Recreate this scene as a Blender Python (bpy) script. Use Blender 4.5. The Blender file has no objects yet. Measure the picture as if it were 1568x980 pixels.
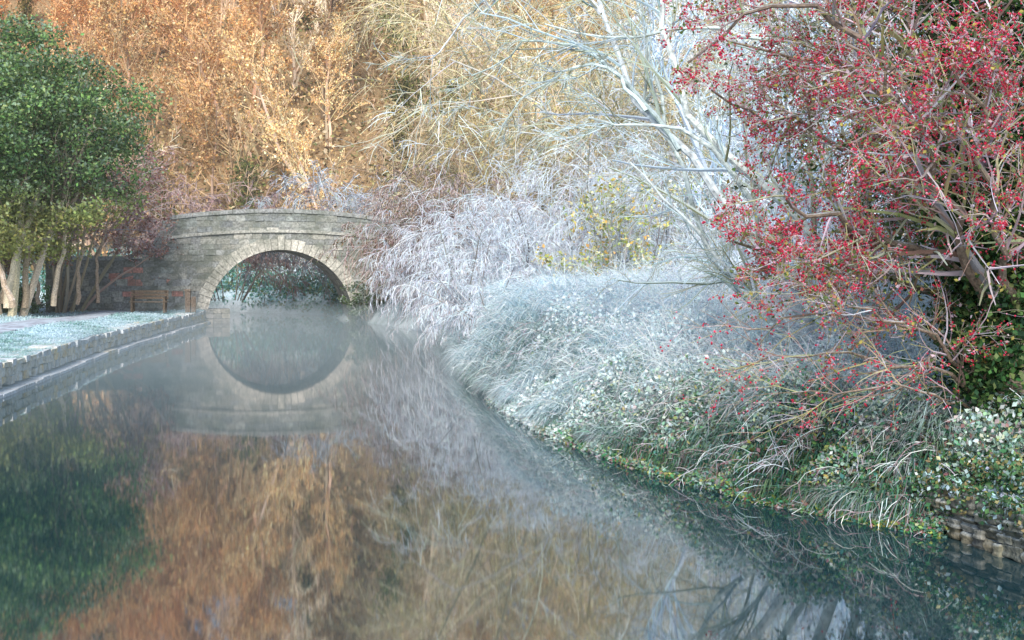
import bpy, math, numpy as np
rng=np.random.default_rng(11)
F=1893.0; CH=2.0
def W(px,py,d): return np.array([(px-784)/F*d, d, CH-(py-425)/F*d])
def nrm(a): return a/np.maximum(np.linalg.norm(a,axis=-1,keepdims=True),1e-9)
def sm(t): t=np.clip(t,0,1); return t*t*(3-2*t)
def A(*a): return np.array(a,float)

# ---------------------------------------------------------------- materials
def newmat(name):
    m=bpy.data.materials.new(name); m.use_nodes=True; nt=m.node_tree
    for n in list(nt.nodes): nt.nodes.remove(n)
    out=nt.nodes.new('ShaderNodeOutputMaterial'); return m,nt,out
def N(nt,t,**k):
    n=nt.nodes.new(t)
    for a,b in k.items(): setattr(n,a,b)
    return n
def colattr(nt,objcol=True):
    a=N(nt,'ShaderNodeAttribute',attribute_name='Col')
    if not objcol: return a.outputs['Color']
    o=N(nt,'ShaderNodeObjectInfo'); m=N(nt,'ShaderNodeMix',data_type='RGBA',blend_type='MULTIPLY')
    m.inputs[0].default_value=1
    nt.links.new(a.outputs['Color'],m.inputs[6]); nt.links.new(o.outputs['Color'],m.inputs[7])
    return m.outputs[2]
def frostfac(nt,lo,hi,scale,amt):
    g=N(nt,'ShaderNodeNewGeometry'); s=N(nt,'ShaderNodeSeparateXYZ'); nt.links.new(g.outputs['Normal'],s.inputs[0])
    mr=N(nt,'ShaderNodeMapRange'); mr.inputs[1].default_value=lo; mr.inputs[2].default_value=hi
    nt.links.new(s.outputs['Z'],mr.inputs[0])
    if scale is None:
        mr.inputs[4].default_value=amt; return mr.outputs[0]
    nz=N(nt,'ShaderNodeTexNoise'); nz.inputs['Scale'].default_value=scale; nz.inputs['Detail'].default_value=4
    nt.links.new(g.outputs['Position'],nz.inputs['Vector'])
    r2=N(nt,'ShaderNodeMapRange'); r2.inputs[1].default_value=.35; r2.inputs[2].default_value=.6; r2.inputs[4].default_value=amt
    nt.links.new(nz.outputs[0],r2.inputs[0])
    m=N(nt,'ShaderNodeMath',operation='MULTIPLY'); nt.links.new(mr.outputs[0],m.inputs[0]); nt.links.new(r2.outputs[0],m.inputs[1])
    return m.outputs[0]
def mixc(nt,fac,a,b,mode='MIX'):
    m=N(nt,'ShaderNodeMix',data_type='RGBA',blend_type=mode)
    for s,i in ((fac,0),(a,6),(b,7)):
        if isinstance(s,(int,float)): m.inputs[i].default_value=s
        elif isinstance(s,tuple): m.inputs[i].default_value=(*s,1)
        else: nt.links.new(s,m.inputs[i])
    return m.outputs[2]
def mat_leaf(name,trans=.35,frost=None):
    m,nt,out=newmat(name); c=colattr(nt)
    if frost: c=mixc(nt,frostfac(nt,frost[0],frost[1],None,frost[2]),c,(.64,.8,.93))
    d=N(nt,'ShaderNodeBsdfDiffuse'); nt.links.new(c,d.inputs[0])
    if trans<=0: nt.links.new(d.outputs[0],out.inputs[0]); return m
    t=N(nt,'ShaderNodeBsdfTranslucent'); x=N(nt,'ShaderNodeMixShader'); x.inputs[0].default_value=trans
    nt.links.new(c,t.inputs[0]); nt.links.new(d.outputs[0],x.inputs[1]); nt.links.new(t.outputs[0],x.inputs[2])
    nt.links.new(x.outputs[0],out.inputs[0]); return m
def mat_bark(name,frost=.0,scale=6,flo=.1,fhi=.8,nlo=.55,nhi=1.3,big=False):
    m,nt,out=newmat(name); c=colattr(nt)
    g=N(nt,'ShaderNodeNewGeometry'); nz=N(nt,'ShaderNodeTexNoise'); nz.inputs['Scale'].default_value=scale*4; nz.inputs['Detail'].default_value=5
    nt.links.new(g.outputs['Position'],nz.inputs['Vector'])
    r=N(nt,'ShaderNodeMapRange'); r.inputs[1].default_value=.3; r.inputs[2].default_value=.7; r.inputs[3].default_value=nlo; r.inputs[4].default_value=nhi
    nt.links.new(nz.outputs[0],r.inputs[0]); cm=N(nt,'ShaderNodeVectorMath',operation='SCALE'); nt.links.new(c,cm.inputs[0]); nt.links.new(r.outputs[0],cm.inputs['Scale'])
    col=cm.outputs[0]
    if big:
        n2=N(nt,'ShaderNodeTexNoise'); n2.inputs['Scale'].default_value=.9; n2.inputs['Detail'].default_value=7; n2.inputs['Roughness'].default_value=.7; nt.links.new(g.outputs['Position'],n2.inputs['Vector'])
        r3=N(nt,'ShaderNodeMapRange'); r3.inputs[1].default_value=.42; r3.inputs[2].default_value=.64; r3.inputs[4].default_value=.75; nt.links.new(n2.outputs[0],r3.inputs[0])
        col=mixc(nt,r3.outputs[0],col,(.14,.16,.13))
    if frost>0: col=mixc(nt,frostfac(nt,flo,fhi,scale,frost),col,(.66,.8,.92))
    p=N(nt,'ShaderNodeBsdfPrincipled'); p.inputs['Roughness'].default_value=.9; p.inputs['Specular IOR Level'].default_value=.2
    nt.links.new(col,p.inputs['Base Color']); b=N(nt,'ShaderNodeBump'); b.inputs['Strength'].default_value=.8; b.inputs['Distance'].default_value=.04
    nt.links.new(nz.outputs[0],b.inputs['Height']); nt.links.new(b.outputs[0],p.inputs['Normal'])
    nt.links.new(p.outputs[0],out.inputs[0]); return m
def mat_gloss(name,rough=.3):
    m,nt,out=newmat(name); c=colattr(nt); p=N(nt,'ShaderNodeBsdfPrincipled'); p.inputs['Roughness'].default_value=rough
    nt.links.new(c,p.inputs['Base Color']); nt.links.new(p.outputs[0],out.inputs[0]); return m
M_leaf=mat_leaf('leaf',.25); M_gr=mat_leaf('grass_blade',.45); M_far=mat_leaf('far_leaf',0)
M_twig=mat_leaf('twig',0,(.3,.9,.3)); M_twigF=mat_leaf('frosted_twig',.2,(-.4,.7,.6)); M_wood=M_far
M_bark=mat_bark('bark',.4)
M_stone=mat_bark('stone',.45,3,big=True); M_rub=mat_bark('rubble_stone',.5,5,.1,.9,.4,1.4,True); M_rime=mat_bark('rimed_stone',.75,4,-.9,.5,.5,1.3); M_berry=mat_gloss('berry',.3)

# ---------------------------------------------------------------- mesh builder
class MB:
    def __init__(s): s.V=[];s.C=[];s.Q=[];s.T=[];s.qm=[];s.tm=[];s.n=0
    def add(s,V,C,Q=None,T=None,mat=0):
        V=np.asarray(V,float).reshape(-1,3); C=np.broadcast_to(C,V.shape)
        s.V.append(V); s.C.append(C)
        if Q is not None and len(Q): Q=np.asarray(Q).reshape(-1,4)+s.n; s.Q.append(Q); s.qm.append(np.full(len(Q),mat))
        if T is not None and len(T): T=np.asarray(T).reshape(-1,3)+s.n; s.T.append(T); s.tm.append(np.full(len(T),mat))
        s.n+=len(V)
    def mesh(s,name,mats,smooth=False):
        V=np.concatenate(s.V).astype(np.float32); C=np.concatenate(s.C)
        Q=np.concatenate(s.Q) if s.Q else np.zeros((0,4),int); T=np.concatenate(s.T) if s.T else np.zeros((0,3),int)
        me=bpy.data.meshes.new(name); me.vertices.add(len(V)); me.vertices.foreach_set('co',V.ravel())
        L=np.concatenate([Q.ravel(),T.ravel()]).astype(np.int32); me.loops.add(len(L)); me.loops.foreach_set('vertex_index',L)
        st=np.concatenate([np.arange(len(Q))*4,len(Q)*4+np.arange(len(T))*3]).astype(np.int32)
        me.polygons.add(len(st)); me.polygons.foreach_set('loop_start',st)
        mi=np.concatenate((s.qm+s.tm)).astype(np.int32); 
        me.polygons.foreach_set('material_index',mi); me.update(calc_edges=True)
        me.polygons.foreach_set('use_smooth',np.full(len(st),smooth))
        ca=me.color_attributes.new('Col','FLOAT_COLOR','POINT'); c4=np.ones((len(V),4),np.float32); c4[:,:3]=np.clip(C,0,1)
        ca.data.foreach_set('color',c4.ravel())
        for m in mats: me.materials.append(m)
        return me
    def obj(s,name,mats,parent=None,smooth=False):
        o=bpy.data.objects.new(name,s.mesh(name,mats,smooth)); bpy.context.scene.collection.objects.link(o)
        if parent: o.parent=parent
        return o
def empty(name):
    o=bpy.data.objects.new(name,None); bpy.context.scene.collection.objects.link(o); return o

def tube(mb,P,R,C,sides=3,mat=0):
    n,K,_=P.shape; T=nrm(np.gradient(P,axis=1))
    mt=nrm(T.mean(1)); ref=np.where(np.abs(mt[:,2:3])>.75,A(1,.1,0),A(.1,.05,1))
    if sides==2: ref=nrm(rng.normal(size=(n,3))+mt*.01)
    a=nrm(np.cross(T,ref[:,None])); b=np.cross(T,a)
    th=np.arange(sides)*2*np.pi/sides
    V=P[:,:,None]+R[:,:,None,None]*(np.cos(th)[:,None]*a[:,:,None]+np.sin(th)[:,None]*b[:,:,None])
    C=np.asarray(C,float)
    if C.ndim==1: C=np.broadcast_to(C,(n,3))
    if C.ndim==2: C=np.broadcast_to(C[:,None],(n,K,3))
    C=np.broadcast_to(C[:,:,None],V.shape).reshape(-1,3)
    i=(np.arange(n)[:,None,None]*K+np.arange(K-1)[None,:,None])*sides; j=np.arange(sides if sides>2 else 1)[None,None]; j2=(j+1)%sides
    Q=np.stack([i+j,i+j2,i+sides+j2,i+sides+j],-1); mb.add(V,C,Q,mat=mat)
def grow(p,d,L,K,wob,trop):
    n=len(p); P=np.zeros((n,K,3)); P[:,0]=p; d=nrm(d); 
    for k in range(1,K):
        d=nrm(d+wob*rng.normal(size=(n,3))+np.asarray(trop)/(K-1)); P[:,k]=P[:,k-1]+d*(L/(K-1))[:,None]
    return P
def sample(P,idx,t):
    K=P.shape[1]; f=t*(K-1); i=np.minimum(f.astype(int),K-2); w=(f-i)[:,None]
    a=P[idx,i]; b=P[idx,i+1]; return a*(1-w)+b*w, nrm(b-a)
def vary(c,n,v=.2): 
    c=np.asarray(c,float)
    if c.ndim==1: c=np.broadcast_to(c,(n,3))
    return c*(1+v*rng.normal(size=(n,1)))*(1+v*.25*rng.normal(size=(n,3)))
def pick(cols,n,p=None):
    cols=np.asarray(cols,float); return cols[rng.choice(len(cols),n,p=p)]
def branch(mb,P,R,L,specs,rmin=.003):
    outs=[]
    for (n,t0,t1,ang,lf,K,wob,trop,rf,sides,cols,mat) in specs:
        idx=np.repeat(np.arange(len(P)),n); t=t0+(t1-t0)*rng.random(len(idx))
        pos,tan=sample(P,idx,t); rad=R[idx,np.minimum((t*(P.shape[1]-1)).astype(int),P.shape[1]-1)]
        perp=nrm(np.cross(tan,rng.normal(size=tan.shape))); a=(ang*(.6+.8*rng.random(len(idx))))[:,None]
        Lc=L[idx]*lf*(.55+.9*rng.random(len(idx)))*(1-.35*t)
        Pc=grow(pos,np.cos(a)*tan+np.sin(a)*perp,Lc,K,wob,trop)
        Rc=np.maximum((rad*rf)[:,None]*np.linspace(1,.35,K),rmin*(1.25 if sides==2 else 1)*np.linspace(1,.6,K))
        tube(mb,Pc,Rc,vary(pick(cols,len(Pc)),len(Pc)),sides,mat)
        P,R,L=Pc,Rc,Lc; outs.append(P)
    return outs
def leaves(mb,p,size,C,mat=1,asp=.32,down=0.):
    n=len(p); a=nrm(rng.normal(size=(n,3))+A(0,0,-down)); b=nrm(np.cross(a,rng.normal(size=(n,3)))); s=(size*(.6+.8*rng.random(n)))[:,None]
    nn=np.cross(a,b)
    V=np.stack([p,p+a*s*.5+b*s*asp+nn*s*.08,p+a*s,p+a*s*.5-b*s*asp+nn*s*.08],1)
    C=np.broadcast_to(np.asarray(C,float),(n,3)); C=np.repeat(C[:,None],4,1).reshape(-1,3)
    mb.add(V,C,np.arange(n*4).reshape(n,4),mat=mat)
def onpaths(P,per,jit=.02,t0=0.,t1=1.):
    idx=np.repeat(np.arange(len(P)),per) if isinstance(per,int) else rng.integers(0,len(P),per[0])
    t=t0+(t1-t0)*rng.random(len(idx)); p,_=sample(P,idx,t); return p+rng.normal(size=p.shape)*jit
OV=np.array([[1,0,0],[-1,0,0],[0,1,0],[0,-1,0],[0,0,1],[0,0,-1]],float)
OT=np.array([[0,2,4],[2,1,4],[1,3,4],[3,0,4],[2,0,5],[1,2,5],[3,1,5],[0,3,5]])
def octas(mb,p,r,C,mat=2):
    n=len(p); V=p[:,None]+OV[None]*(r*(.7+.6*rng.random(n)))[:,None,None]
    C=np.repeat(C[:,None],6,1).reshape(-1,3); T=(np.arange(n)[:,None,None]*6+OT[None]).reshape(-1,3); mb.add(V,C,T=T,mat=mat)
def blades(mb,p,lean,h,w,C0,C1,droop=.5,mat=0):
    n=len(p); lean=lean*h[:,None]; up=A(0,0,1)*h[:,None]; side=nrm(np.cross(lean+1e-4,A(0,0,1)+rng.normal(size=(n,3))*.3))*w[:,None]*.5
    dr=np.broadcast_to(droop,(n,))[:,None]
    m1=p+up*.45+lean*.18; m2=p+up*(.75-.2*dr)+lean*.5; tp=p+up*(.95-.9*dr)+lean*.95
    V=np.stack([p-side,p+side,m1-side,m1+side,m2-side*.7,m2+side*.7,tp],1)
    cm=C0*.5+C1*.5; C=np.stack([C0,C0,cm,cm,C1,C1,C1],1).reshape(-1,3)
    b=np.arange(n)[:,None]*7
    Q=np.concatenate([b+[0,1,3,2],b+[2,3,5,4]]); T=b+[4,5,6]; mb.add(V,C,Q,T,mat)

# ---------------------------------------------------------------- terrain
LY=A(-400,-40,0,8,21,32,44,55,58,64,69,73,78,84,600); LX=A(-4,-4,-5,-6.4,-8.7,-10.6,-12.2,-13.5,-14.1,-17,-26,-60,-90,-130,-130)
RY=A(-400,-40,0,8.9,9.6,11,13,16.1,22.9,32.9,44.5,50.5,60,66,72,77,81,84,600); RX=A(5.5,5.5,4.6,3.75,3.45,2.4,1.5,.56,-.65,-1.46,-2.9,-4.9,-8.4,-10,-16,-30,-60,-128,-128)
xl=lambda y:np.interp(y,LY,LX); xr=lambda y:np.interp(y,RY,RX)
def hills(x,y):
    y0=78+np.clip((x-6)*.5,0,14)+2*np.sin(x*.11)
    h=np.clip(y-y0,0,None); f=60*(1-np.exp(-h*.0125))*sm(h/8)
    b=np.clip(-32-y,0,78)/78; return f+6*sm(b)
def hland_r(x,y):
    s=x-xr(y); k=.68+.78*sm((y-12)/11)*(1-.4*sm((y-33)/12))
    g=k*sm((s+.1)/1.2)+.06*np.clip(s-1,0,30)*sm((30-s)/10)
    g=np.where(y<9.7,.4*sm((s+.1)/.15),g)
    return g+hills(x,y)+(.07*np.sin(x*2.1+y*1.3)+.06*np.sin(x*3.7-y*2.3))*sm(s)
def hland_l(x,y): return .5+.04*np.sin(x*1.3+y*.7)+hills(x,y)+.15*sm((xl(y)-x-6)/6)
def H(x,y): return np.where(x>xr(y),hland_r(x,y),hland_l(x,y))
lo=A(500,300,180,120,90,70,55,45,38,32,27,23,20,17.5,15,13,11,9.5,8,7,6,5,4.2,3.5,2.8,2.2,1.6,1.1,.7,.3)
ro=A(.02,.15,.3,.45,.6,.8,1.,1.25,1.5,1.8,2.2,2.7,3.3,4,5,6,7.2,8.5,10,12,14,17,20,24,28,33,39,46,55,70,90,120,180,300,500)
ys=np.concatenate([-A(400,300,220,160,130,110,95,80,70,60,50,40,32,25,18,12),np.arange(-8,8,1.),np.arange(8,62,.5),np.arange(62,90,1),np.arange(90,150,3),A(160,180,210,260,330,420,550)])
X=[];Z=[]
for y in ys:
    a=xl(y);b=xr(y)
    xs=np.concatenate([a-lo,[a-.25,a*.7+b*.3,a*.3+b*.7,b-.02],b+ro]); X.append(xs)
    z=np.concatenate([hland_l(a-lo,np.full(len(lo),y)),[-.9]*4,hland_r(b+ro,np.full(len(ro),y))]); Z.append(z)
X=np.array(X);Z=np.array(Z);Y=np.repeat(ys[:,None],X.shape[1],1)
r,c=X.shape; i=np.arange(r-1)[:,None]*c+np.arange(c-1)[None]
mb=MB(); mb.add(np.stack([X,Y,Z],-1),A(1,1,1),np.stack([i,i+1,i+c+1,i+c],-1))
m,nt,out=newmat('frosty_ground'); g=N(nt,'ShaderNodeNewGeometry')
n1=N(nt,'ShaderNodeTexNoise'); n1.inputs['Scale'].default_value=1.3; n1.inputs['Detail'].default_value=9; n1.inputs['Roughness'].default_value=.7
n2=N(nt,'ShaderNodeTexNoise'); n2.inputs['Scale'].default_value=9; n2.inputs['Detail'].default_value=6
for n_ in (n1,n2): nt.links.new(g.outputs['Position'],n_.inputs['Vector'])
cr=N(nt,'ShaderNodeValToRGB'); nt.links.new(n1.outputs[0],cr.inputs[0]); e=cr.color_ramp.elements
e[0].position=.33; e[0].color=(.28,.43,.44,1); e[1].position=.58; e[1].color=(.66,.82,.92,1)
cr2=N(nt,'ShaderNodeValToRGB'); nt.links.new(n2.outputs[0],cr2.inputs[0]); e=cr2.color_ramp.elements
e[0].position=.35; e[0].color=(.2,.13,.07,1); e[1].position=.65; e[1].color=(.5,.34,.17,1)
sp=N(nt,'ShaderNodeSeparateXYZ'); nt.links.new(g.outputs['Position'],sp.inputs[0]); mr=N(nt,'ShaderNodeMapRange'); mr.inputs[1].default_value=2.4; mr.inputs[2].default_value=5
nt.links.new(sp.outputs['Z'],mr.inputs[0]); col=mixc(nt,mr.outputs[0],cr.outputs[0],cr2.outputs[0])
p=N(nt,'ShaderNodeBsdfPrincipled'); p.inputs['Roughness'].default_value=.95; nt.links.new(col,p.inputs['Base Color'])
bp=N(nt,'ShaderNodeBump'); bp.inputs['Distance'].default_value=.08; nt.links.new(n2.outputs[0],bp.inputs['Height']); nt.links.new(bp.outputs[0],p.inputs['Normal']); nt.links.new(p.outputs[0],out.inputs[0])
mb.obj('ground',[m],smooth=True)

# towpath
yy=np.arange(2,56,.5); mb=MB(); k=len(yy); off=A(4.6,4.1,3.6,3.2,2.9)
X=xl(yy)[:,None]-off[None]+.15*np.sin(yy*1.7)[:,None]*A(1,0,0,0,-1); Yg=np.repeat(yy[:,None],5,1); Zg=hland_l(X,Yg)+.03+A(0,.02,.03,.02,0)
i=np.arange(k-1)[:,None]*5+np.arange(4)[None]; mb.add(np.stack([X,Yg,Zg],-1),A(.36,.37,.46),np.stack([i,i+1,i+6,i+5],-1))
mb.obj('towpath',[mat_bark('path_gravel',.7,2)],smooth=True)

# water
m,nt,out=newmat('canal_water'); g=N(nt,'ShaderNodeNewGeometry'); mp=N(nt,'ShaderNodeMapping'); mp.inputs['Scale'].default_value=(1,.55,1)
nt.links.new(g.outputs['Position'],mp.inputs[0]); nz=N(nt,'ShaderNodeTexNoise'); nz.inputs['Scale'].default_value=1.2; nz.inputs['Detail'].default_value=2
nt.links.new(mp.outputs[0],nz.inputs['Vector']); bp=N(nt,'ShaderNodeBump'); bp.inputs['Strength'].default_value=.2; bp.inputs['Distance'].default_value=.003; nt.links.new(nz.outputs[0],bp.inputs['Height'])
p=N(nt,'ShaderNodeBsdfPrincipled'); p.inputs['Base Color'].default_value=(.012,.042,.056,1); p.inputs['Roughness'].default_value=.03; p.inputs['IOR'].default_value=3.4
nt.links.new(bp.outputs[0],p.inputs['Normal']); nt.links.new(p.outputs[0],out.inputs[0])
mb=MB(); xs=np.linspace(-160,12,30); ys2=np.linspace(-60,100,30); GX,GY=np.meshgrid(xs,ys2); i=np.arange(29)[:,None]*30+np.arange(29)[None]
mb.add(np.stack([GX,GY,GX*0],-1),A(1,1,1),np.stack([i,i+1,i+31,i+30],-1)); mb.obj('canal_water',[m])

# ---------------------------------------------------------------- boxes / stones
BF=np.array([[0,3,2,1],[4,5,6,7],[0,1,5,4],[1,2,6,5],[2,3,7,6],[3,0,4,7]])
def box8(mb,c8,C,mat=0): mb.add(np.asarray(c8),C,BF,mat=mat)
def obox(mb,O,eu,ew,u0,u1,w0,w1,z0,z1,C,mat=0,j=0.,z0b=None,z1b=None):
    z0b=z0 if z0b is None else z0b; z1b=z1 if z1b is None else z1b
    pts=[(u0,w0,z0),(u1,w0,z0b),(u1,w1,z0b),(u0,w1,z0),(u0,w0,z1),(u1,w0,z1b),(u1,w1,z1b),(u0,w1,z1)]
    V=[O+eu*a+ew*b+A(0,0,c_) for a,b,c_ in pts]; V=np.array(V)+rng.normal(size=(8,3))*j; box8(mb,V,C,mat)
STC=A([.37,.38,.38],[.42,.42,.39],[.33,.34,.34],[.46,.45,.41],[.36,.38,.36])
# left canal wall
mb=MB()
for (z0,z1,w0,w1,ln,cc) in ((-.3,.1,-.02,-.4,1.1,A(.7,.74,.78)),(.1,.26,.08,.5,.4,A(.62,.58,.46)),(.26,.42,.06,.5,.45,A(.68,.64,.5)),(.42,.54,.02,.6,.6,A(.66,.69,.68))):
    y=4.
    while y<57:
        l=ln*(.6+.8*rng.random()); a=A(xl(y),y,0); b=A(xl(y+l-.02),y+l-.02,0); eu=nrm(b-a); ew=A(-eu[1],eu[0],0); q=rng.normal()*.02
        s=np.sign(ew[0]); ew=ew*(-s)
        c_=cc*(.8+.35*rng.random())
        if rng.random()<.15: c_=c_*A(1.1,.9,.5)
        if z0<0: obox(mb,a,eu,ew,0,l-.02,-.16+q*.5,.5,z0,.07+q*.5,c_)
        else: obox(mb,a,eu,ew,0,l-.015,w0+q,w1,z0,z1+rng.normal()*.012-.008,c_,j=.012)
        y+=l
mb.obj('canal_wall',[M_rime])

# ---------------------------------------------------------------- bridge
B=empty('stone_arch_bridge'); yaw=math.radians(14); O=A(-10.4,55.7,0); eu=A(math.cos(yaw),math.sin(yaw),0); ew=A(-math.sin(yaw),math.cos(yaw),0)
Rr=3.25; DEP=4.6
def ztop(u):
    z=5.02-.016*u*u
    return np.where(u<-4.9,np.maximum(z-(-4.9-u)*1.6,2.85),z)
def zstr(u): return 4.03-.014*u*u
def loc(u,w,z): return O+u[...,None]*eu+w[...,None]*ew+z[...,None]*A(0,0,1)
mb=MB(); us=np.unique(np.concatenate([np.linspace(-10,12,89),Rr*np.cos(np.linspace(0,np.pi,41))]))
zb=np.where(np.abs(us)<Rr,np.sqrt(np.maximum(Rr**2-us**2,0)),-1.); zb=np.where(np.abs(us)>=Rr-1e-6,-1,zb)
MORT=A(.27,.28,.27)
def strip(z0,z1,w):
    n=len(us); V=np.concatenate([loc(us,us*0+w,z0),loc(us,us*0+w,z1)]); i=np.arange(n-1); mb.add(V,MORT,np.stack([i,i+1,n+i+1,n+i],-1))
ztt=ztop(us)-.03; strip(zb,ztt,.015); strip(zb,ztt,DEP)
dk=np.minimum(ztt,3.95)
for w0,w1,zz in ((.015,.45,ztt),(.45,DEP-.4,dk),(DEP-.4,DEP,ztt)):
    n=len(us); V=np.concatenate([loc(us,us*0+w0,zz),loc(us,us*0+w1,zz)]); i=np.arange(n-1); mb.add(V,MORT,np.stack([i,i+1,n+i+1,n+i],-1))
strip(dk,ztt,.45); strip(dk,ztt,DEP-.4)
mb.obj('core',[M_stone],B)
mb=MB(); na=36; th=np.linspace(0,np.pi,na); 
for kz in range(9):
    w0=.0+kz*DEP/9; w1=w0+DEP/9-.01
    for a in range(na-1):
        c_=pick(STC,1)[0]*(.85+.3*rng.random()); r_=Rr-.005+rng.normal()*.006
        tt=np.array([th[a],th[a+1]-.004]); u=r_*np.cos(tt); z=r_*np.sin(tt)
        V=np.concatenate([loc(u,u*0+w0,z),loc(u,u*0+w1,z)]); mb.add(V,c_,[[0,1,3,2]])
for sx in (-1,1):
    obox(mb,O,eu,ew,sx*(Rr+.0) if sx>0 else -Rr-.4,Rr+.4 if sx>0 else -Rr,0.02,DEP,-1,.02,A(.35,.34,.32))
mb.obj('barrel',[M_stone],B)
mb=MB(); z=-.3
while z<5.1:
    h=.2+.1*rng.random(); z0,z1=z,z+h-.012
    uin=math.sqrt(max((Rr+.08)**2-max(z0,0)**2,0)) if z0<Rr+.08 else 0
    segs=[(-10,-uin),(uin,12)] if uin>0 else [(-10,12)]
    for a,b in segs:
        u=a
        while u<b-.02:
            l=min(.22+.4*rng.random(),b-u); 
            if b-u-l<.12: l=b-u
            um=u+l/2; top=float(ztop(np.array(um)))-.1
            if z0<top-.03:
                c_=pick(STC,1)[0]*(.78+.38*rng.random())
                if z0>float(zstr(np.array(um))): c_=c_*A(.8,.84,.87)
                if (-7.4<um<-5.9 or -4.95<um<-4.2) and .9<z0<2.3 and rng.random()<.75: c_=A(.66,.33,.28)*(.8+.3*rng.random())
                elif rng.random()<.05: c_=c_*1.35
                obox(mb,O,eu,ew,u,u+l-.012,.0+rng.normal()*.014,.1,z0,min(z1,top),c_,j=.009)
            u+=l
    z+=h
mb.obj('spandrel_stones',[M_stone],B)
mb=MB(); nv=37
for k in range(nv):
    a0=np.pi*k/nv+.003; a1=np.pi*(k+1)/nv-.003; ro_=Rr+.52+rng.normal()*.025+(.12 if k==nv//2 else 0); pr=-.05+rng.normal()*.008-(.05 if k==nv//2 else 0)
    c_=A(.62,.6,.54)*(.85+.28*rng.random()); V=[]
    for w in (pr,.4):
        for (rr,aa) in ((Rr,a0),(ro_,a0),(ro_,a1),(Rr,a1)): V.append(O+eu*rr*math.cos(aa)+ew*w+A(0,0,rr*math.sin(aa)))
    mb.add(np.array(V),c_,BF)
mb.obj('voussoirs',[M_stone],B)
mb=MB(); u=-4.9
while u<11:
    l=.7+.3*rng.random(); a,b=float(zstr(np.array(u))),float(zstr(np.array(u+l)))
    obox(mb,O,eu,ew,u,u+l-.012,-.09,.1,a,a+.13,A(.54,.54,.5)*(.8+.3*rng.random()),z0b=b,z1b=b+.13); u+=l
mb.obj('string_course',[M_stone],B)
mb=MB()
for w0,w1 in ((-.06,.5),(DEP-.45,DEP+.06)):
    u=-9.9
    while u<11.5:
        l=.8+.3*rng.random(); a,b=float(ztop(np.array(u))),float(ztop(np.array(u+l)))
        obox(mb,O,eu,ew,u,u+l-.015,w0,w1,a-.1,a+.08,A(.42,.44,.45)*(.8+.3*rng.random()),z0b=b-.1,z1b=b+.08); u+=l
mb.obj('coping',[M_stone],B)
mb=MB()
for rr,(z0,z1) in enumerate(((-.4,.2),(.2,.42),(.42,.62))):
    for k in range(5):
        obox(mb,A(-14.2,54.2,0),eu,ew,k*.36,k*.36+.35,rng.normal()*.01,1.9,z0,z1-.012,pick(STC,1)[0]*(.8+.3*rng.random()))
mb.obj('landing_stage',[M_stone])

# bench
BE=empty('park_bench'); mb=MB(); bo=W(228,455,50.5); bo[2]=.56; ex=A(1,.12,0); ex=nrm(ex); ey=A(-ex[1],ex[0],0); wc=A(.2,.15,.11)
for k in range(4): obox(mb,bo,ex,ey,-.75,.75,-.3+k*.11,-.3+k*.11+.09,.43,.47,wc*(.8+.4*rng.random()))
mb.obj('seat',[M_bark],BE); mb=MB()
for k in range(3): obox(mb,bo,ex,ey,-.75,.75,.17+k*.02,.2+k*.02,.56+k*.13,.66+k*.13,wc)
mb.obj('backrest',[M_bark],BE)
for k,u in enumerate((-.68,.6)):
    mb=MB(); obox(mb,bo,ex,ey,u,u+.08,-.28,-.2,0,.62,wc*.8); obox(mb,bo,ex,ey,u,u+.08,.21,.28,0,.92,wc*.8); obox(mb,bo,ex,ey,u-.003,u+.083,-.3,.25,.62,.66,wc); mb.obj('leg_%d'%(k+1),[M_bark],BE)
mb=MB(); po=W(292,468,51.5); po[2]=.5
obox(mb,po,ex,ey,-.22,-.02,-.1,.1,0,.95,A(.2,.16,.13),j=.01); obox(mb,po,ex,ey,-.25,.01,-.13,.13,.95,1.02,A(.25,.2,.16)); obox(mb,po,ex,ey,.04,.2,-.08,.08,0,.7,A(.2,.16,.13),j=.01); obox(mb,po,ex,ey,-.02,.04,-.03,.03,.45,.58,A(.2,.16,.13))
mb.obj('wooden_post',[M_bark])

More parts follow.
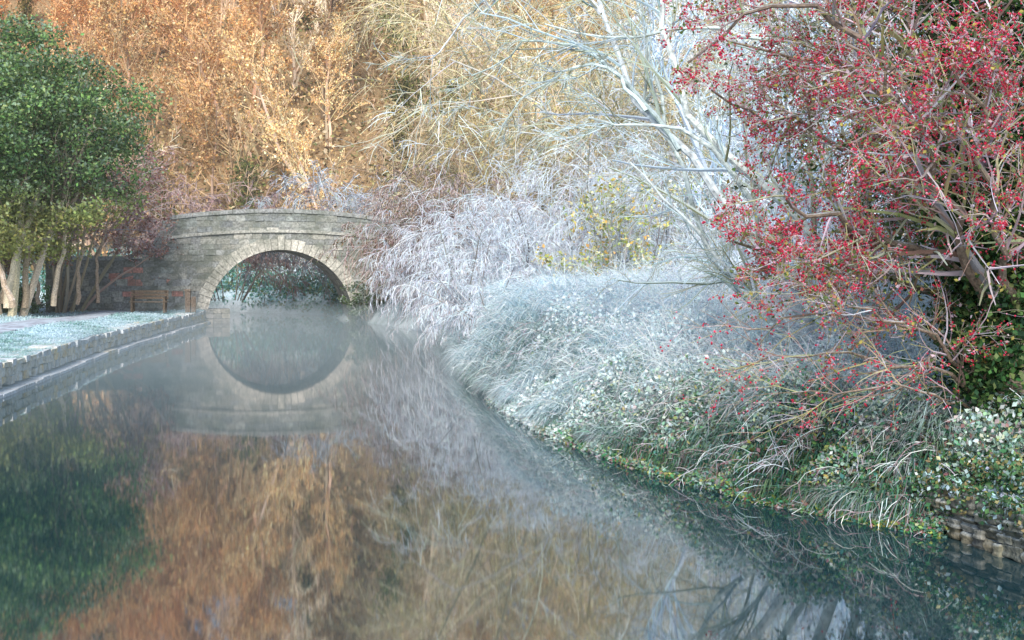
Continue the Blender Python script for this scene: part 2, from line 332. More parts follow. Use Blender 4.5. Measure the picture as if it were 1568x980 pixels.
# ---------------------------------------------------------------- woodland on the hill
def hilltree(kind):
    mb=MB(); ns={'gold':2,'bare':2,'ivy':1,'frost':4}[kind]
    d0=np.stack([rng.normal(size=ns)*.15,rng.normal(size=ns)*.15,np.ones(ns)],1)
    P=grow(rng.normal(size=(ns,3))*A(.2,.2,0),d0,8+2*rng.random(ns),7,.09,(0,0,.2)); R=np.linspace(.13,.04,7)[None]*np.ones((ns,1))
    bc=A(.68,.58,.46) if kind!='ivy' else A(.2,.16,.1)
    if kind=='frost': bc=A(.58,.66,.74)
    tube(mb,P,R,vary(bc,ns),5)
    if kind=='ivy':
        p=onpaths(P,(2600,),.0,.0,.85); p+=rng.normal(size=p.shape)*A(.45,.45,.3); leaves(mb,p,np.full(len(p),.2),vary(pick(A([.15,.19,.06],[.24,.26,.09],[.09,.12,.05]),len(p)),len(p)))
    tc={'gold':A([.8,.63,.38],[.86,.74,.52],[.58,.42,.27]),'bare':A([.86,.76,.6],[.72,.6,.45],[.9,.83,.7]),'ivy':A([.6,.48,.3],[.7,.56,.36]),'frost':A([.74,.84,.94],[.62,.73,.86],[.84,.88,.94])}[kind]
    o=branch(mb,P,R,np.full(ns,9.),[(14,.15,1,.75,.36,4,.12,(0,0,.55),.5,3,tc,0),(8,.2,1,.6,.5,3,.14,(0,0,.4),.5,2,tc,0),(4,.2,1,.55,.55,2,.15,(0,0,.2),.5,2,tc,0)],rmin=.015)
    if kind=='gold': p=onpaths(o[2],3,.1); leaves(mb,p,np.full(len(p),.18),vary(pick(A([.84,.57,.26],[.88,.67,.36],[.6,.38,.18],[.92,.79,.5]),len(p)),len(p)),down=.6)
    if kind=='bare': p=onpaths(o[2],1,.1); leaves(mb,p,np.full(len(p),.13),vary(A(.88,.73,.42),len(p)),down=.6)
    if kind=='frost': p=onpaths(o[2],2,.06); leaves(mb,p,np.full(len(p),.09),vary(A(.78,.87,.95),len(p)))
    return mb.mesh('tree_'+kind,[M_wood,M_far],False)
VAR={k:[hilltree(k) for _ in range(n)] for k,n in (('gold',4),('bare',3),('ivy',2),('frost',3))}
WD=empty('autumn_woodland'); cnt=0
def inst(me,x,y,s,col,parent,dz=-.2):
    global cnt
    o=bpy.data.objects.new('tree_part',me); bpy.context.scene.collection.objects.link(o); o.parent=parent; o.location=(x,y,float(H(np.array(x),np.array(y)))+dz)
    o.rotation_euler=(rng.normal()*.05,rng.normal()*.05,rng.random()*6.28); o.scale=(s*(.9+.3*rng.random()),)*2+(s,); o.color=(*np.clip(col,0,2),1); cnt+=1
y=80.
while y<160:
    st=4.9+(y-80)*.038; x=-70.
    while x<62:
        xx=x+rng.normal()*1.2; yy_=y+rng.normal()*1.2+np.clip((xx-6)*.5,0,14)*.8
        px=784+F*xx/yy_; n_=math.sin(xx*.13+yy_*.09)+.7*math.sin(xx*.31-yy_*.17+1)+.6*rng.normal()
        rgt=float(sm((px-640)/350.)); 
        rr=rng.random()
        if y<90 and rr<.3 and px<750: k='ivy'
        elif rr<.07 and px<750: k='ivy'
        elif n_>.7 : k='bare'
        else: k='gold'
        c_=A(.92,.76,.66) if n_<-.6 else (A(1.02,.97,.92) if n_<.5 else A(1.08,1.08,1.08))
        if px<420 and y>100: c_=c_*A(1.,.86,.78)
        if rng.random()<.16: c_=c_*A(.58,.52,.48)
        c_=c_*(1-rgt)+A(.96,1.,1.0)*rgt
        if px>950: k='frost' if rr<.75 else 'bare'; c_=A(1,1,1)
        inst(VAR[k][rng.integers(len(VAR[k]))],xx,yy_,.8+.5*rng.random(),c_*(.82+.36*rng.random()),WD); x+=st
    y+=st
mb=MB(); n=42000; y=rng.uniform(79,126,n); x=rng.uniform(-.46,.3,n)*y; cc=np.repeat(rng.random(n//20),20)[:n]
x0=np.repeat(x[::20],20); y0_=np.repeat(y[::20],20); xx=x0+rng.normal(size=n)*.9; yy2=y0_+rng.normal(size=n)*.9; z=H(xx,yy2)+rng.random(n)**1.3*(1.+1.6*cc)
leaves(mb,np.stack([xx,yy2,z],1),np.full(n,.34),vary(pick(A([.42,.28,.14],[.58,.42,.23],[.26,.18,.1],[.22,.22,.1],[.66,.54,.36]),n),n)*(.65+.5*cc[:,None]),mat=0); mb.obj('undergrowth',[M_far])
FC=empty('frosted_copse')
for _ in range(32):
    yy_=28+rng.random()*52; xx=rng.uniform(.11,.5)*yy_+1.5
    if yy_<38 and xx<5: continue
    inst(VAR['frost'][rng.integers(3)],xx,yy_,.7+.5*rng.random(),A(1.0,1.05,1.1)*(.94+.12*rng.random()),FC)

# ---------------------------------------------------------------- shrubs
def shrub(name,base,h,spr,ns,tcs,specs_n=(9,7,5),lean=(0,0,0),arch=-1.5,rmin=.006,leafc=None,leafn=0,leafs=.06,r0=.03,mat=M_twigF,barkc=A(.4,.36,.34),t0=.25):
    mb=MB(); base=A(*base); a=rng.random(ns)*6.28; rad=rng.random(ns)**.5
    st=base+np.stack([np.cos(a)*spr*.25,np.sin(a)*spr*.25,0*a],1)
    d=np.stack([np.cos(a)*rad*spr/h*1.1,np.sin(a)*rad*spr/h*1.1,np.ones(ns)],1)+A(*lean)
    L=h*(.75+.5*rng.random(ns)); P=grow(st,d,L,9,.08,(0,0,arch*.45)); R=np.linspace(r0,r0*.35,9)[None]*np.ones((ns,1))
    tube(mb,P,R,vary(barkc,ns),5)
    o=branch(mb,P,R,L,[(specs_n[0],t0,1,.8,.42,6,.12,(0,0,arch*.8),.5,3,tcs,0),(specs_n[1],.15,1,.7,.5,5,.14,(0,0,arch),.5,2,tcs,0),(specs_n[2],.1,1,.7,.55,3,.14,(0,0,arch),.6,2,tcs,0)],rmin=rmin)
    if leafn: p=onpaths(o[-1],(leafn,),.05); leaves(mb,p,np.full(len(p),leafs),vary(pick(leafc,len(p)),len(p),.25),down=.4)
    return mb.obj(name,[mat,M_leaf]),o
FR=A([.76,.85,.95],[.74,.78,.88],[.62,.58,.62],[.82,.9,.97],[.46,.38,.38])
shrub('frosted_shrub',(1.3,37,.9),4.5,3.0,28,FR,(11,8,5),arch=-.9)
shrub('frosted_shrub',(-.8,34,.3),2.7,1.7,18,FR,(10,7,5),arch=-1.4)
shrub('frosted_shrub',(3.6,34,1.),3.9,2.2,18,FR,(10,7,5),arch=-1.)
shrub('frosted_shrub',(-.3,29.5,.5),1.8,1.5,18,FR,(9,7,5),arch=-1.5)
shrub('frosted_shrub',(5.6,19.5,1.2),2.2,1.8,18,FR*1.06,(9,7,5),arch=-1.3,rmin=.005)
shrub('frosted_shrub',(8.6,21,1.3),3.2,2.2,18,FR*1.06,(9,7,5),arch=-1.2,rmin=.005)
PB=A([.34,.23,.21],[.42,.33,.32],[.25,.17,.14],[.54,.49,.5])
shrub('bramble_shrub',(-2.0,43,.4),3.6,1.7,24,A([.48,.43,.45],[.62,.6,.66],[.36,.28,.27],[.72,.76,.84]),(11,8,5),arch=-1.4,rmin=.008)
shrub('bramble_shrub',(-2.6,49,.5),4.6,1.6,24,PB,(11,7,5),arch=-1.2,rmin=.009,leafc=A([.25,.16,.11],[.16,.17,.09],[.4,.34,.34]),leafn=9000,leafs=.09,mat=M_twig)
shrub('bramble_shrub',(-4.0,53,.5),3.9,1.2,20,PB,(11,7,5),arch=-1.2,rmin=.010,leafc=A([.18,.13,.08],[.16,.2,.09],[.3,.27,.26]),leafn=9000,leafs=.1,mat=M_twig)
shrub('bramble_shrub',(-6.4,54.6,.1),1.5,.7,12,A([.16,.2,.1],[.26,.26,.16]),(8,6,4),arch=-1.2,rmin=.008,leafc=A([.12,.18,.08],[.08,.13,.06],[.3,.36,.3]),leafn=4000,leafs=.1)
OLV=A([.64,.54,.32],[.54,.45,.27],[.74,.67,.46],[.44,.37,.22])
shrub('willow_tree',(6,60,.8),16,7.5,13,OLV,(14,8,5),arch=-.5,rmin=.014,r0=.11,leafc=A([.8,.64,.3],[.64,.51,.23]),leafn=14000,leafs=.13,mat=M_twig,lean=(-.1,0,0),barkc=A(.52,.46,.34))
shrub('willow_tree',(1.5,62,.8),10,6,13,OLV,(13,8,5),arch=-.4,rmin=.014,r0=.09,leafc=A([.8,.64,.3],[.64,.51,.23]),leafn=9000,leafs=.13,mat=M_twig,barkc=A(.52,.46,.34))
shrub('willow_tree',(10.5,52,.8),14,6.5,11,A([.64,.66,.56],[.54,.56,.44],[.7,.78,.82]),(13,8,5),arch=-.5,rmin=.012,r0=.1,mat=M_twig,lean=(-.06,0,0),barkc=A(.5,.52,.5))
shrub('frosted_tree',(-7.5,66,1.0),7,4,16,A([.42,.49,.58],[.54,.62,.72],[.34,.34,.38]),(12,8,5),arch=-1.0,rmin=.014,mat=M_twig)
shrub('bare_shrub',(-15,65,.8),5.6,3.5,16,A([.38,.28,.28],[.48,.38,.38],[.3,.2,.2]),(12,8,5),arch=-.8,rmin=.014,mat=M_wood)
shrub('bare_shrub',(-1,64,1.0),8,5,16,A([.48,.37,.26],[.58,.46,.33],[.38,.29,.21]),(12,8,5),arch=-.8,rmin=.014,mat=M_wood)
shrub('hazel_shrub',(2.7,32,1.2),2.9,.9,9,A([.5,.5,.35],[.6,.6,.5]),(6,5,4),arch=-.5,rmin=.005,leafc=A([.6,.54,.16],[.36,.45,.13],[.66,.66,.4],[.74,.48,.16]),leafn=2300,leafs=.1)
mb=MB(); n=26000; x=rng.uniform(-34,4,n); t=rng.random(n); y_=np.interp(-x,-RX[12:17],RY[12:17])+.1+t*5; z=H(x,y_)+rng.random(n)**1.5*(.3+1.6*t)
p=np.stack([x,y_,z],1); leaves(mb,p,np.full(n,.2),vary(pick(A([.08,.24,.18],[.16,.38,.33],[.42,.64,.7],[.2,.26,.14]),n),n),mat=0); mb.obj('ivy_bank',[M_leaf])

# ---------------------------------------------------------------- limbs given as 3D polylines
def limbs(mb,L,K=14,mat=0,sides=7,cols=A([.5,.5,.42]),wob=.03):
    Ps=[];Rs=[];Ls=[]
    for pts,r0,r1 in L:
        q=np.array([W(*p) for p in pts]); s=np.concatenate([[0],np.cumsum(np.linalg.norm(np.diff(q,axis=0),axis=1))]); t=np.linspace(0,s[-1],K)
        P=np.stack([np.interp(t,s,q[:,i]) for i in range(3)],1)
        for _ in range(2): P[1:-1]=.25*P[:-2]+.5*P[1:-1]+.25*P[2:]
        P[1:]+=rng.normal(size=(K-1,3))*wob; Ps.append(P); Rs.append(np.linspace(r0,r1,K)); Ls.append(s[-1])
    P=np.array(Ps);R=np.array(Rs); tube(mb,P,R,vary(pick(cols,len(P)),len(P),.08),sides,mat); return P,R,np.array(Ls)

# ---------------------------------------------------------------- left evergreen & copper shrub
def lump(p): return np.sin(p[:,0]*1.7+1)+np.sin(p[:,1]*1.9)+np.sin(p[:,2]*1.5+2)+.6*np.sin(p[:,0]*3.9+p[:,2]*3.1)
def crowntree(name,base,h,rad,zc,ry,stems,leafcols,n,size,low=None,barkc=A(.62,.5,.38),frost=A(.5,.64,.58),extra=None):
    mb=MB(); base=A(*base); ns=stems; a=np.linspace(0,6.28,ns,endpoint=False)+rng.random(ns)
    if extra: limbs(mb,extra,mat=0,sides=7,cols=A([.6,.48,.36],[.5,.38,.28],[.68,.56,.42]),wob=.04)
    d=np.stack([np.cos(a)*.34,np.sin(a)*.2,np.ones(ns)],1); st=base+np.stack([np.cos(a)*.7,np.sin(a)*.4,0*a],1)
    P=grow(st,d,np.full(ns,h*.8),9,.06,(0,0,.1)); R=np.linspace(.15,.03,9)[None]*(.7+.5*rng.random((ns,1))); tube(mb,P,R,vary(barkc,ns,.1),7)
    o=branch(mb,P,R,np.full(ns,h),[(12,.3,1,.9,.3,6,.1,(0,0,.3),.45,4,A([.4,.32,.24]),0),(8,.3,1,.7,.45,5,.12,(0,0,.1),.5,3,A([.3,.25,.18]),0)],rmin=.012)
    nc=700; c=nrm(rng.normal(size=(nc,3)))*(rng.random((nc,1))**.38)*A(rad,rad,ry)+base+A(0,0,zc)
    c+=nrm(c-base-A(0,0,zc))*(.2*lump(c))[:,None]
    per=n//nc; p=np.repeat(c,per,0)+rng.normal(size=(nc*per,3))*A(.36,.36,.2); idx=np.repeat(rng.random(nc),per)
    C=vary(pick(leafcols,len(p)),len(p),.25)*(.6+.8*idx[:,None])
    up=np.clip((p[:,2]-np.repeat(c[:,2],per)+.1)/.3,0,1)[:,None]*.38*(rng.random((len(p),1))<.5); C=C*(1-up)+frost*up
    if low is not None:
        w=.6*sm((base[2]+zc-ry*.3-p[:,2])/(ry*.5))[:,None]; C=C*(1-w)+vary(low,len(p))*w
    leaves(mb,p,np.full(len(p),size),C,asp=.3); return mb.obj(name,[M_bark,M_leaf])
GR=A([.12,.22,.08],[.17,.29,.1],[.085,.16,.07],[.26,.35,.14])
EX=[([(12,472,45.5),(22,400,45.5),(50,330,45.5),(70,260,45.5)],.16,.07),([(38,472,46),(40,400,46),(60,320,46),(100,240,46)],.13,.05),([(82,468,47),(92,410,47),(100,350,47),(120,290,47)],.11,.05),
([(118,466,49),(122,400,49),(132,350,49),(150,300,49)],.09,.04),([(6,465,46),(2,380,46),(-10,300,46)],.13,.06),([(60,466,49),(52,400,49),(30,340,49)],.09,.05),([(150,464,50.5),(148,400,50.5),(165,340,50.5)],.08,.04),([(20,470,44.5),(0,410,44.5),(-30,340,44.5)],.12,.06)]
crowntree('evergreen_oak_tree',(-18.9,46,.5),10,4.8,6.6,4.5,6,GR,84000,.14,low=A(.38,.33,.1),extra=EX)
crowntree('evergreen_oak_tree',(-24,51,.5),10,4.5,6,4.5,5,GR,26000,.15)
CL=A([.42,.2,.16],[.5,.32,.24],[.34,.17,.15],[.56,.44,.44])
shrub('copper_shrub',(-19.0,53,.5),5.8,2.0,14,A([.44,.29,.25],[.54,.4,.38],[.6,.5,.52]),(10,7,5),arch=-.15,rmin=.009,leafc=CL,leafn=14000,leafs=.11,mat=M_twig,r0=.07,barkc=A(.5,.4,.3),t0=.6,lean=(.3,0,0))
shrub('copper_shrub',(-22.5,53,.5),4.6,1.8,14,A([.36,.24,.2],[.42,.3,.26]),(10,7,5),arch=-.5,rmin=.01,leafc=A([.3,.16,.12],[.36,.22,.15],[.24,.13,.11]),leafn=10000,leafs=.11,mat=M_twig,r0=.07,barkc=A(.5,.36,.26),t0=.4)
for q in ((-19.9,50.5,.4),(-21.8,48.5,.4)):
    shrub('laurel_shrub',q,1.3,1.0,14,A([.15,.2,.1]),(7,5,4),arch=-.4,rmin=.008,leafc=A([.12,.22,.09],[.18,.3,.13],[.4,.5,.4]),leafn=6000,leafs=.1,mat=M_twig)

mb=MB()
LM=[([(1300,580,15),(1190,420,15),(1100,290,15.3),(1030,215,15.6),(955,120,16),(910,0,16),(870,-160,16)],.075,.02),
([(1295,580,15),(1220,430,14.6),(1140,280,14.2),(1060,192,14),(960,186,14),(900,178,14)],.06,.012),
([(1310,580,15),(1260,360,14.6),(1170,268,14.4),(1075,225,14.3),(1030,130,14.2),(1010,0,14),(1000,-160,14)],.08,.02),
([(1330,580,15.5),(1290,300,15.8),(1220,100,16),(1130,-60,16.3),(1080,-200,16.5)],.07,.02),
([(1340,580,15.5),(1330,300,16),(1300,50,16.3),(1280,-200,16.5)],.08,.02),
([(1290,560,14.8),(1170,480,14.5),(1090,380,14),(1020,300,14),(960,250,14)],.04,.01),
([(1300,570,15),(1200,520,15.3),(1120,455,15.6),(1060,330,16),(1000,120,16.5),(960,-60,17)],.05,.012),
([(1330,200,15.8),(1200,60,15.5),(1060,30,15),(940,70,15),(840,40,15)],.04,.01),
([(1040,230,15.5),(970,130,15.8),(900,70,16),(810,60,16.3),(720,120,16.6)],.035,.008),
([(920,20,16),(860,-40,16.2),(780,-30,16.6),(700,30,17),(660,100,17)],.035,.008),
([(990,170,14.5),(930,90,14.8),(870,100,15),(800,150,15.2),(760,210,15.4)],.028,.006)]
P,R,L=limbs(mb,LM,cols=A([.56,.64,.64],[.62,.7,.72]))
WC=A([.48,.6,.68],[.38,.43,.3],[.6,.73,.84],[.34,.33,.19],[.46,.47,.3])
branch(mb,P,R,L*.8,[(12,.2,1,.7,.34,7,.11,(-.15,0,.05),.5,4,WC,1),(8,.15,1,.65,.5,5,.1,(-.1,0,-.2),.5,3,WC,1),(4,.1,1,.6,.55,4,.1,(0,0,-.35),.6,2,WC,1)],rmin=.003)
mb.obj('ash_tree',[mat_bark('ash_bark',.7,3,-.1,.8),M_twigF])

# hawthorn
mb=MB()
HB=A([.2,.15,.12],[.26,.2,.16])
HL=[([(1525,715,10.2),(1508,520,10.3),(1490,300,10.5),(1470,100,10.6),(1440,-160,10.8)],.14,.04),
([(1550,715,10.2),(1556,450,10.1),(1580,200,10),(1620,-100,10)],.14,.04),
([(1540,705,10.5),(1540,400,10.9),(1540,150,11.2),(1560,-160,11.4)],.11,.04),
([(1500,420,10.4),(1420,380,10.0),(1340,365,9.7),(1260,330,9.5),(1180,300,9.4)],.05,.012),
([(1510,330,10.5),(1430,180,10.1),(1340,60,9.9),(1230,0,9.8),(1120,20,9.8),(1060,90,9.8)],.045,.01),
([(1505,480,10.4),(1400,440,10.6),(1290,400,10.8),(1190,390,11),(1120,370,11)],.04,.01),
([(1520,600,10.4),(1440,520,9.9),(1330,480,9.6),(1200,440,9.5)],.02,.006),
([(1490,200,10.6),(1400,60,10.8),(1300,-60,11),(1180,-120,11)],.05,.012),
([(1520,500,10.3),(1440,300,9.4),(1380,150,8.9),(1300,60,8.7)],.045,.01),
([(1560,500,10.2),(1530,350,9.2),(1500,200,8.8),(1450,80,8.6)],.04,.01),
([(1500,260,10.6),(1380,240,11.2),(1260,210,11.5),(1150,170,11.6),(1080,150,11.6)],.04,.01),
([(1490,300,10.6),(1400,180,11.2),(1320,100,11.5),(1200,80,11.6),(1120,60,11.6)],.04,.01)]
P,R,L=limbs(mb,HL,cols=HB,wob=.04)
HT=A([.24,.16,.13],[.34,.24,.21],[.44,.35,.39],[.32,.3,.15],[.5,.46,.54],[.36,.37,.22])
o=branch(mb,P,R,L,[(17,.25,1,.85,.3,7,.14,(-.05,0,.12),.5,4,HT,3),(9,.15,1,.75,.5,5,.13,(-.05,0,-.2),.55,3,HT,3),(5,.1,1,.8,.5,3,.14,(0,0,-.2),.7,3,HT,3)],rmin=.002)
PL,RL,LL=limbs(mb,[([(1520,620,10.4),(1420,560,10.1),(1300,545,9.9),(1190,545,9.8),(1120,570,9.8)],.02,.005),([(1525,640,10.4),(1430,600,9.9),(1330,590,9.6),(1210,600,9.5)],.016,.004),([(1515,560,10.4),(1400,500,10.2),(1260,480,10),(1140,500,10)],.02,.005)],cols=HB,wob=.03)
o2=branch(mb,PL,RL,LL,[(14,.15,1,.6,.35,7,.12,(-.1,0,.1),.6,3,HT,3),(6,.15,1,.6,.5,5,.12,(0,0,-.1),.6,3,HT,3)],rmin=.002)
tw=o[2]; cen=tw[:,1]; keep=rng.random(len(tw))<np.where(cen[:,2]>2.1,.55,.2); tw2=tw[keep]
n=(14000,); p=np.concatenate([onpaths(tw2,n,0.,.4,1),onpaths(o2[1],(260,),0,.3,1)]); p=np.repeat(p,2,0)+rng.normal(size=(len(p)*2,3))*.016
octas(mb,p,.0085,vary(pick(A([.55,.02,.065],[.66,.05,.12],[.42,.015,.045],[.68,.32,.42]),len(p),p=[.35,.28,.2,.17]),len(p),.12))
p=onpaths(o[2],(12000,),.03); leaves(mb,p,np.full(len(p),.035),vary(pick(A([.4,.36,.1],[.42,.16,.13],[.16,.22,.07],[.5,.4,.46],[.12,.17,.07]),len(p)),len(p)))
mb.obj('hawthorn_tree',[M_bark,M_leaf,M_berry,M_twig])
mb=MB()
P3=P[[0,1,2,0,1]]; p=onpaths(P3,(48000,),0,.12,1); p+=rng.normal(size=p.shape)*A(.17,.2,.15)
leaves(mb,p,np.full(len(p),.05),vary(pick(A([.04,.1,.04],[.07,.15,.05],[.03,.065,.035],[.16,.23,.09]),len(p)),len(p),.3),mat=0,asp=.4); mb.obj('ivy',[M_leaf])
HC=A([.08,.14,.05],[.14,.2,.07],[.3,.35,.28],[.34,.24,.08],[.1,.12,.06])
HD=A([.24,.17,.13],[.33,.24,.2],[.3,.28,.15],[.42,.37,.38])
shrub('hedge_shrub',(5.6,13.3,.8),4.8,1.7,22,HD,(10,7,5),arch=-.6,rmin=.004,leafc=HC,leafn=24000,leafs=.06,mat=M_twig)
shrub('hedge_shrub',(7.4,14.5,.8),6,2.1,20,HD,(10,7,5),arch=-.6,rmin=.004,leafc=HC,leafn=24000,leafs=.07,mat=M_twig)
shrub('hedge_shrub',(5.2,10.5,.5),1.6,1.2,16,HT,(9,6,5),arch=-.8,rmin=.003,leafc=HC,leafn=9000,leafs=.045,mat=M_twig)

# ---------------------------------------------------------------- right bank vegetation
def bankpts(n,y0,y1,s0,s1,pw=1.):
    u=rng.random(n); y=1/(1/y0+(1/y1-1/y0)*u); s=s0+(s1-s0)*rng.random(n)**pw; x=xr(y)+s; return x,y,s
def cl(x,y,f=1.): return np.sin(x*2.3*f+y*1.1*f)+np.sin(x*1.1*f-y*2.7*f+1.3)+.7*np.sin(x*4.9*f+y*3.7*f)
def frostw(x,y,s,f=1.,nv=.2):
    return np.clip(.04+.58*sm((y-10.8)/7)+.62*sm((s-.45)/1.1)+.17*cl(x,y,f)+nv*rng.normal(size=len(x)),0,1)[:,None]
FRC=A([.8,.92,.99],[.7,.89,.97],[.9,.96,1.])
DG=A([.08,.24,.14],[.12,.29,.17],[.17,.27,.14],[.3,.23,.24],[.08,.2,.18])
mb=MB(); n=115000; x,y,s=bankpts(n,10.2,40,-.05,9,1.6); z=np.maximum(hland_r(x,y),.0)-.03
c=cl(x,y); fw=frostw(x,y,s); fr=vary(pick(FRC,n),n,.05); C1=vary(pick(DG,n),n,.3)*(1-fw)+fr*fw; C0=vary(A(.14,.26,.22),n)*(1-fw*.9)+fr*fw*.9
out_=np.stack([-np.ones(n),-.6*np.ones(n),0*s],1); ln=nrm(out_*np.clip(.7-s*.3,0,1)[:,None]+rng.normal(size=(n,3))*A(.8,.8,0))
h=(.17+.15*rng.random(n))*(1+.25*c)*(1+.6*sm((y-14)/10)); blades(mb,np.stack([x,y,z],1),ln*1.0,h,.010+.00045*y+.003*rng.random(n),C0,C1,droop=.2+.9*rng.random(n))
n=7000; x,y,s=bankpts(n,9.7,34,-.1,.5); z=np.maximum(hland_r(x,y),0)*.9+.1*rng.random(n)
fw=frostw(x,y,s)*.8; fr=vary(A(.64,.84,.94),n,.1)
C1=vary(pick(DG,n),n,.3)*(1-fw)+fr*fw; ln=nrm(np.stack([-np.ones(n),-.6+0*s,0*s],1)+rng.normal(size=(n,3))*A(.6,.6,0)); hh=.15+.15*rng.random(n)
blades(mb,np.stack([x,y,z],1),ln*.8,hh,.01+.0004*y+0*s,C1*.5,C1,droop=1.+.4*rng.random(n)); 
mb.obj('frosted_grass',[M_gr])
mb=MB(); n=150000; x,y,s=bankpts(n,9.5,20,-.25,4,1.9); c=cl(x,y,1.7); z=np.maximum(hland_r(x,y),0)+(.02+.3*rng.random(n))*(1+.4*c)*np.clip((s+.38)/.5,.2,1)
keep=rng.random(n)<1-.85*sm((y-12)/7)*sm((s-.3)/1.); x,y,s,c,z=x[keep],y[keep],s[keep],c[keep],z[keep]; n=len(x)
fw=frostw(x,y,s,1.7,.25); fr=vary(pick(FRC,n),n,.08)
C=vary(pick(A([.07,.24,.12],[.1,.3,.15],[.18,.34,.12],[.36,.38,.12],[.3,.17,.17],[.06,.19,.16]),n),n,.3)*(1-fw)+fr*fw
leaves(mb,np.stack([x,y,z],1),.03+.0014*y,C,asp=.34,down=.5,mat=1)
n=2400; x,y,s=bankpts(n,9.6,26,.0,3.5); z=hland_r(x,y); d=np.stack([rng.normal(size=n)*.6-.3,rng.normal(size=n)*.6,np.ones(n)],1)
P=grow(np.stack([x,y,z],1),d,.4+.35*rng.random(n),7,.12,(-.4,-.2,-2.4)); CB=A([.4,.28,.33],[.55,.5,.58],[.2,.27,.22],[.7,.86,.95],[.78,.9,.97]); tube(mb,P,np.linspace(.004,.002,7)[None]*np.ones((n,1)),vary(pick(CB,n),n),3)
Rt=np.linspace(.004,.002,7)[None]*np.ones((n,1))
branch(mb,P,Rt,np.full(n,.6),[(8,.2,1,.8,.35,4,.12,(0,0,-.6),.6,2,CB,0)],rmin=.002)
mb.obj('bramble_patch',[M_twig,M_leaf])
mb=MB(); n=5200; x,y,s=bankpts(n,13,32,.2,7); z=hland_r(x,y); hh=(.25+.5*rng.random(n))*np.clip(.45+s*.35,0,1)*(1+.3*cl(x,y)); P=grow(np.stack([x,y,z],1),np.stack([rng.normal(size=n)*.35,rng.normal(size=n)*.35,np.ones(n)],1),np.clip(hh,.15,1.1),5,.1,(-.3,0,-.9))
tube(mb,P,np.linspace(.006,.004,5)[None]*np.ones((n,1)),vary(A(.84,.93,.99),n,.06),2); Rt=np.full((n,5),.004)
branch(mb,P,Rt,hh,[(9,.3,1,.7,.4,3,.12,(0,0,-.6),.7,2,A([.84,.93,.99],[.78,.89,.96],[.72,.74,.76]),0)],rmin=.003); mb.obj('frosted_reeds',[M_gr])
# left bank grass
mb=MB(); n=80000; u=rng.random(n); y=1/(1/14+(1/57-1/14)*u); s=np.where(rng.random(n)<.6,.12+2.7*rng.random(n)**1.3,4.6+8*rng.random(n)); x=xl(y)-s; z=hland_l(x,y)
c=cl(x,y); fw=np.clip(.78+.2*c+.2*rng.normal(size=n),0,1)[:,None]; C1=vary(A(.2,.42,.36),n,.3)*(1-fw)+vary(A(.72,.89,.97),n,.08)*fw
ln=nrm(rng.normal(size=(n,3))*A(1,1,0)+A(1,0,0)*(1.6*(s<.5))[:,None])
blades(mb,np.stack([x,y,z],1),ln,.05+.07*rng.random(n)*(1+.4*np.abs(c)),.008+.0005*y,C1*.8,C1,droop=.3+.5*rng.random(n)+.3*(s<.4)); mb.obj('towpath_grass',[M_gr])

# right rubble wall
mb=MB()
pa=A(3.36,9.78,0); pb=A(3.83,8.0,0); e1=nrm(pb-pa); nn=A(e1[1],-e1[0],0); nn=nn*(-1 if nn[0]>0 else 1)
g5=np.linspace(-1,1,6)
def stone(c,sz,col):
    Vs=[];Qs=[];b=0
    for ax in range(3):
        for sg in (-1,1):
            a,b2=np.meshgrid(g5,g5); v=np.zeros((6,6,3)); v[...,ax]=sg; v[...,(ax+1)%3]=a; v[...,(ax+2)%3]=b2
            v=v/ (np.sum(np.abs(v)**8,-1,keepdims=True)**(1/8)); ph=c.sum()*7
            v=v*(1+.1*np.sin(v[...,0:1]*3+ph)*np.sin(v[...,1:2]*4+ph*2)+.08*np.sin(v[...,2:3]*5+ph*3))
            Vs.append(v.reshape(-1,3)); i=b+np.arange(5)[:,None]*6+np.arange(5)[None]; q=np.stack([i,i+1,i+7,i+6],-1).reshape(-1,4)
            if sg<0: q=q[:,::-1]
            Qs.append(q); b+=36
    V=np.concatenate(Vs)*sz; V=V[:,0:1]*e1+V[:,1:2]*nn+V[:,2:3]*A(0,0,1)
    mb.add(V+c,col,np.concatenate(Qs))
z=-.1
while z<.36:
    h=.05+.05*rng.random(); t=-.0
    while t<1.8:
        l=.07+.14*rng.random(); stone(pa+e1*(t+l/2)+nn*(rng.normal()*.018)+A(0,0,z+h/2+rng.normal()*.008),A(l*.53,.1,h*.55),A(.24,.235,.21)*(.45+.9*rng.random())*(A(1.1,1,.8) if rng.random()<.3 else A(1,1,1))); t+=l
    z+=h
obox(mb,pa,e1,nn,0,1.8,-.5,.03,-.3,.35,A(.08,.08,.07))
mb.obj('rubble_wall',[M_rub],smooth=True)
mb=MB(); n=8000; t=rng.random(n)*1.9-.15; q=rng.random(n); p=pa+e1*t[:,None]+nn*(.15-.7*q)[:,None]+np.stack([0*t,0*t,.43-.2*rng.random(n)**2*(q<.25)+.2*rng.random(n)*(q>.25)],1)+rng.normal(size=(n,3))*.02
leaves(mb,p,np.full(n,.038),vary(pick(A([.07,.17,.09],[.12,.25,.11],[.4,.56,.6],[.08,.15,.09],[.3,.26,.13]),n),n,.3),mat=0,asp=.36,down=.6); mb.obj('wall_ivy',[M_leaf])

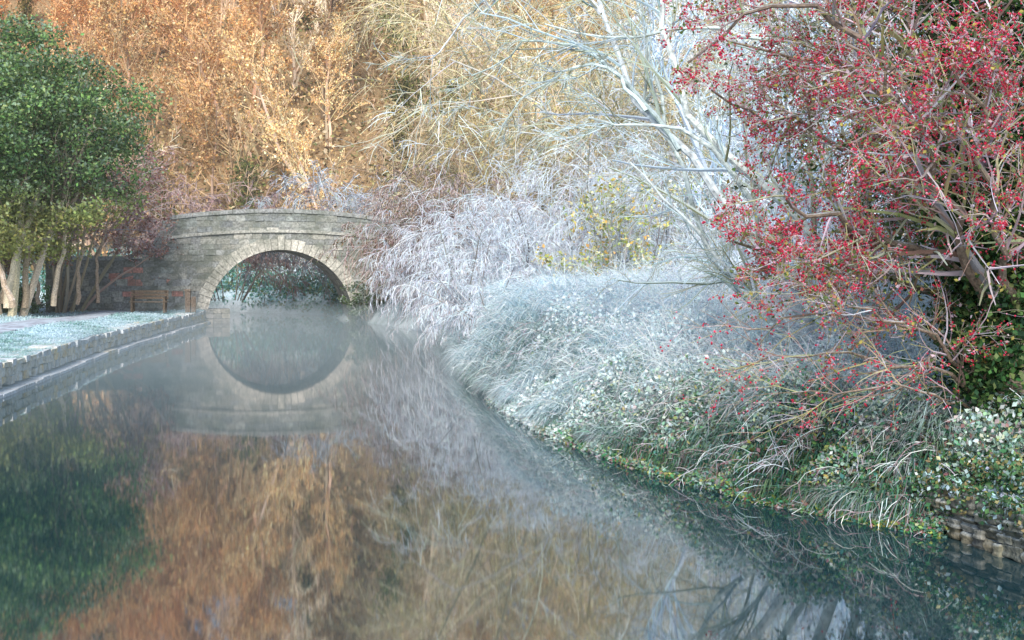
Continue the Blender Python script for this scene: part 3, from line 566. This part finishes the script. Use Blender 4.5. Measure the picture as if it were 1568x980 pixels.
# mist
def mist(name,z0,z1,den,yy,a,b,colr):
    m,nt,out=newmat(name); v=N(nt,'ShaderNodeVolumeScatter'); v.inputs['Color'].default_value=(*colr,1); v.inputs['Density'].default_value=den
    nt.links.new(v.outputs[0],out.inputs['Volume']); V=[];n=len(yy)
    for zz in (z0,z1): V+= [np.stack([a,yy,yy*0+zz],1),np.stack([b,yy,yy*0+zz],1)]
    V=np.concatenate(V); i=np.arange(n-1); Q=[]
    L0,R0,L1,R1=0,n,2*n,3*n
    Q.append(np.stack([L0+i,L0+i+1,R0+i+1,R0+i],-1)); Q.append(np.stack([L1+i,R1+i,R1+i+1,L1+i+1],-1)); Q.append(np.stack([L0+i,L1+i,L1+i+1,L0+i+1],-1)); Q.append(np.stack([R0+i,R0+i+1,R1+i+1,R1+i],-1))
    Q.append(np.array([[L0,R0,R1,L1],[L0+n-1,L1+n-1,R1+n-1,R0+n-1]]))
    mb=MB(); mb.add(V,A(1,1,1),np.concatenate(Q)); o=mb.obj(name,[m]); return o
yy=np.linspace(15,71,30); mist('canal_mist',.01,.85,.027,yy,xl(yy)-.5,xr(yy)+.3,(.68,.92,1))
yy=np.array([24.,77.]); mist('valley_mist',-.5,48,.0014,yy,A(-80,-80),A(70,70),(1,.98,.96))

# ---------------------------------------------------------------- light & camera
el=math.radians(37); az=math.atan2(-.05,-.99)
w=bpy.data.worlds.new('World'); bpy.context.scene.world=w; w.use_nodes=True; nt=w.node_tree; bg=nt.nodes['Background']
sk=nt.nodes.new('ShaderNodeTexSky'); sk.sky_type='NISHITA'; sk.sun_disc=False; sk.sun_elevation=el; sk.sun_rotation=az; nt.links.new(sk.outputs[0],bg.inputs[0]); bg.inputs[1].default_value=.15
sd=bpy.data.lights.new('sun','SUN'); sd.energy=5; sd.angle=math.radians(20); sd.color=(1,.94,.85); so=bpy.data.objects.new('sun',sd); bpy.context.scene.collection.objects.link(so)
from mathutils import Vector
so.rotation_euler=Vector((math.sin(az)*math.cos(el),math.cos(az)*math.cos(el),math.sin(el))).to_track_quat('Z','Y').to_euler()
cd=bpy.data.cameras.new('camera'); cam=bpy.data.objects.new('camera',cd); bpy.context.scene.collection.objects.link(cam); cam.location=(0,0,CH); cam.rotation_euler=(math.radians(90),0,0)
cd.sensor_width=36; cd.lens=36*F/1568; cd.shift_y=-65/1568; cd.clip_end=2000; cd.clip_start=.1
s=bpy.context.scene; s.camera=cam; s.view_settings.view_transform='Standard'; s.view_settings.look='None'; s.view_settings.exposure=0
print('faces',sum(len(o.data.polygons) for o in s.objects if o.type=='MESH'),'inst',cnt)
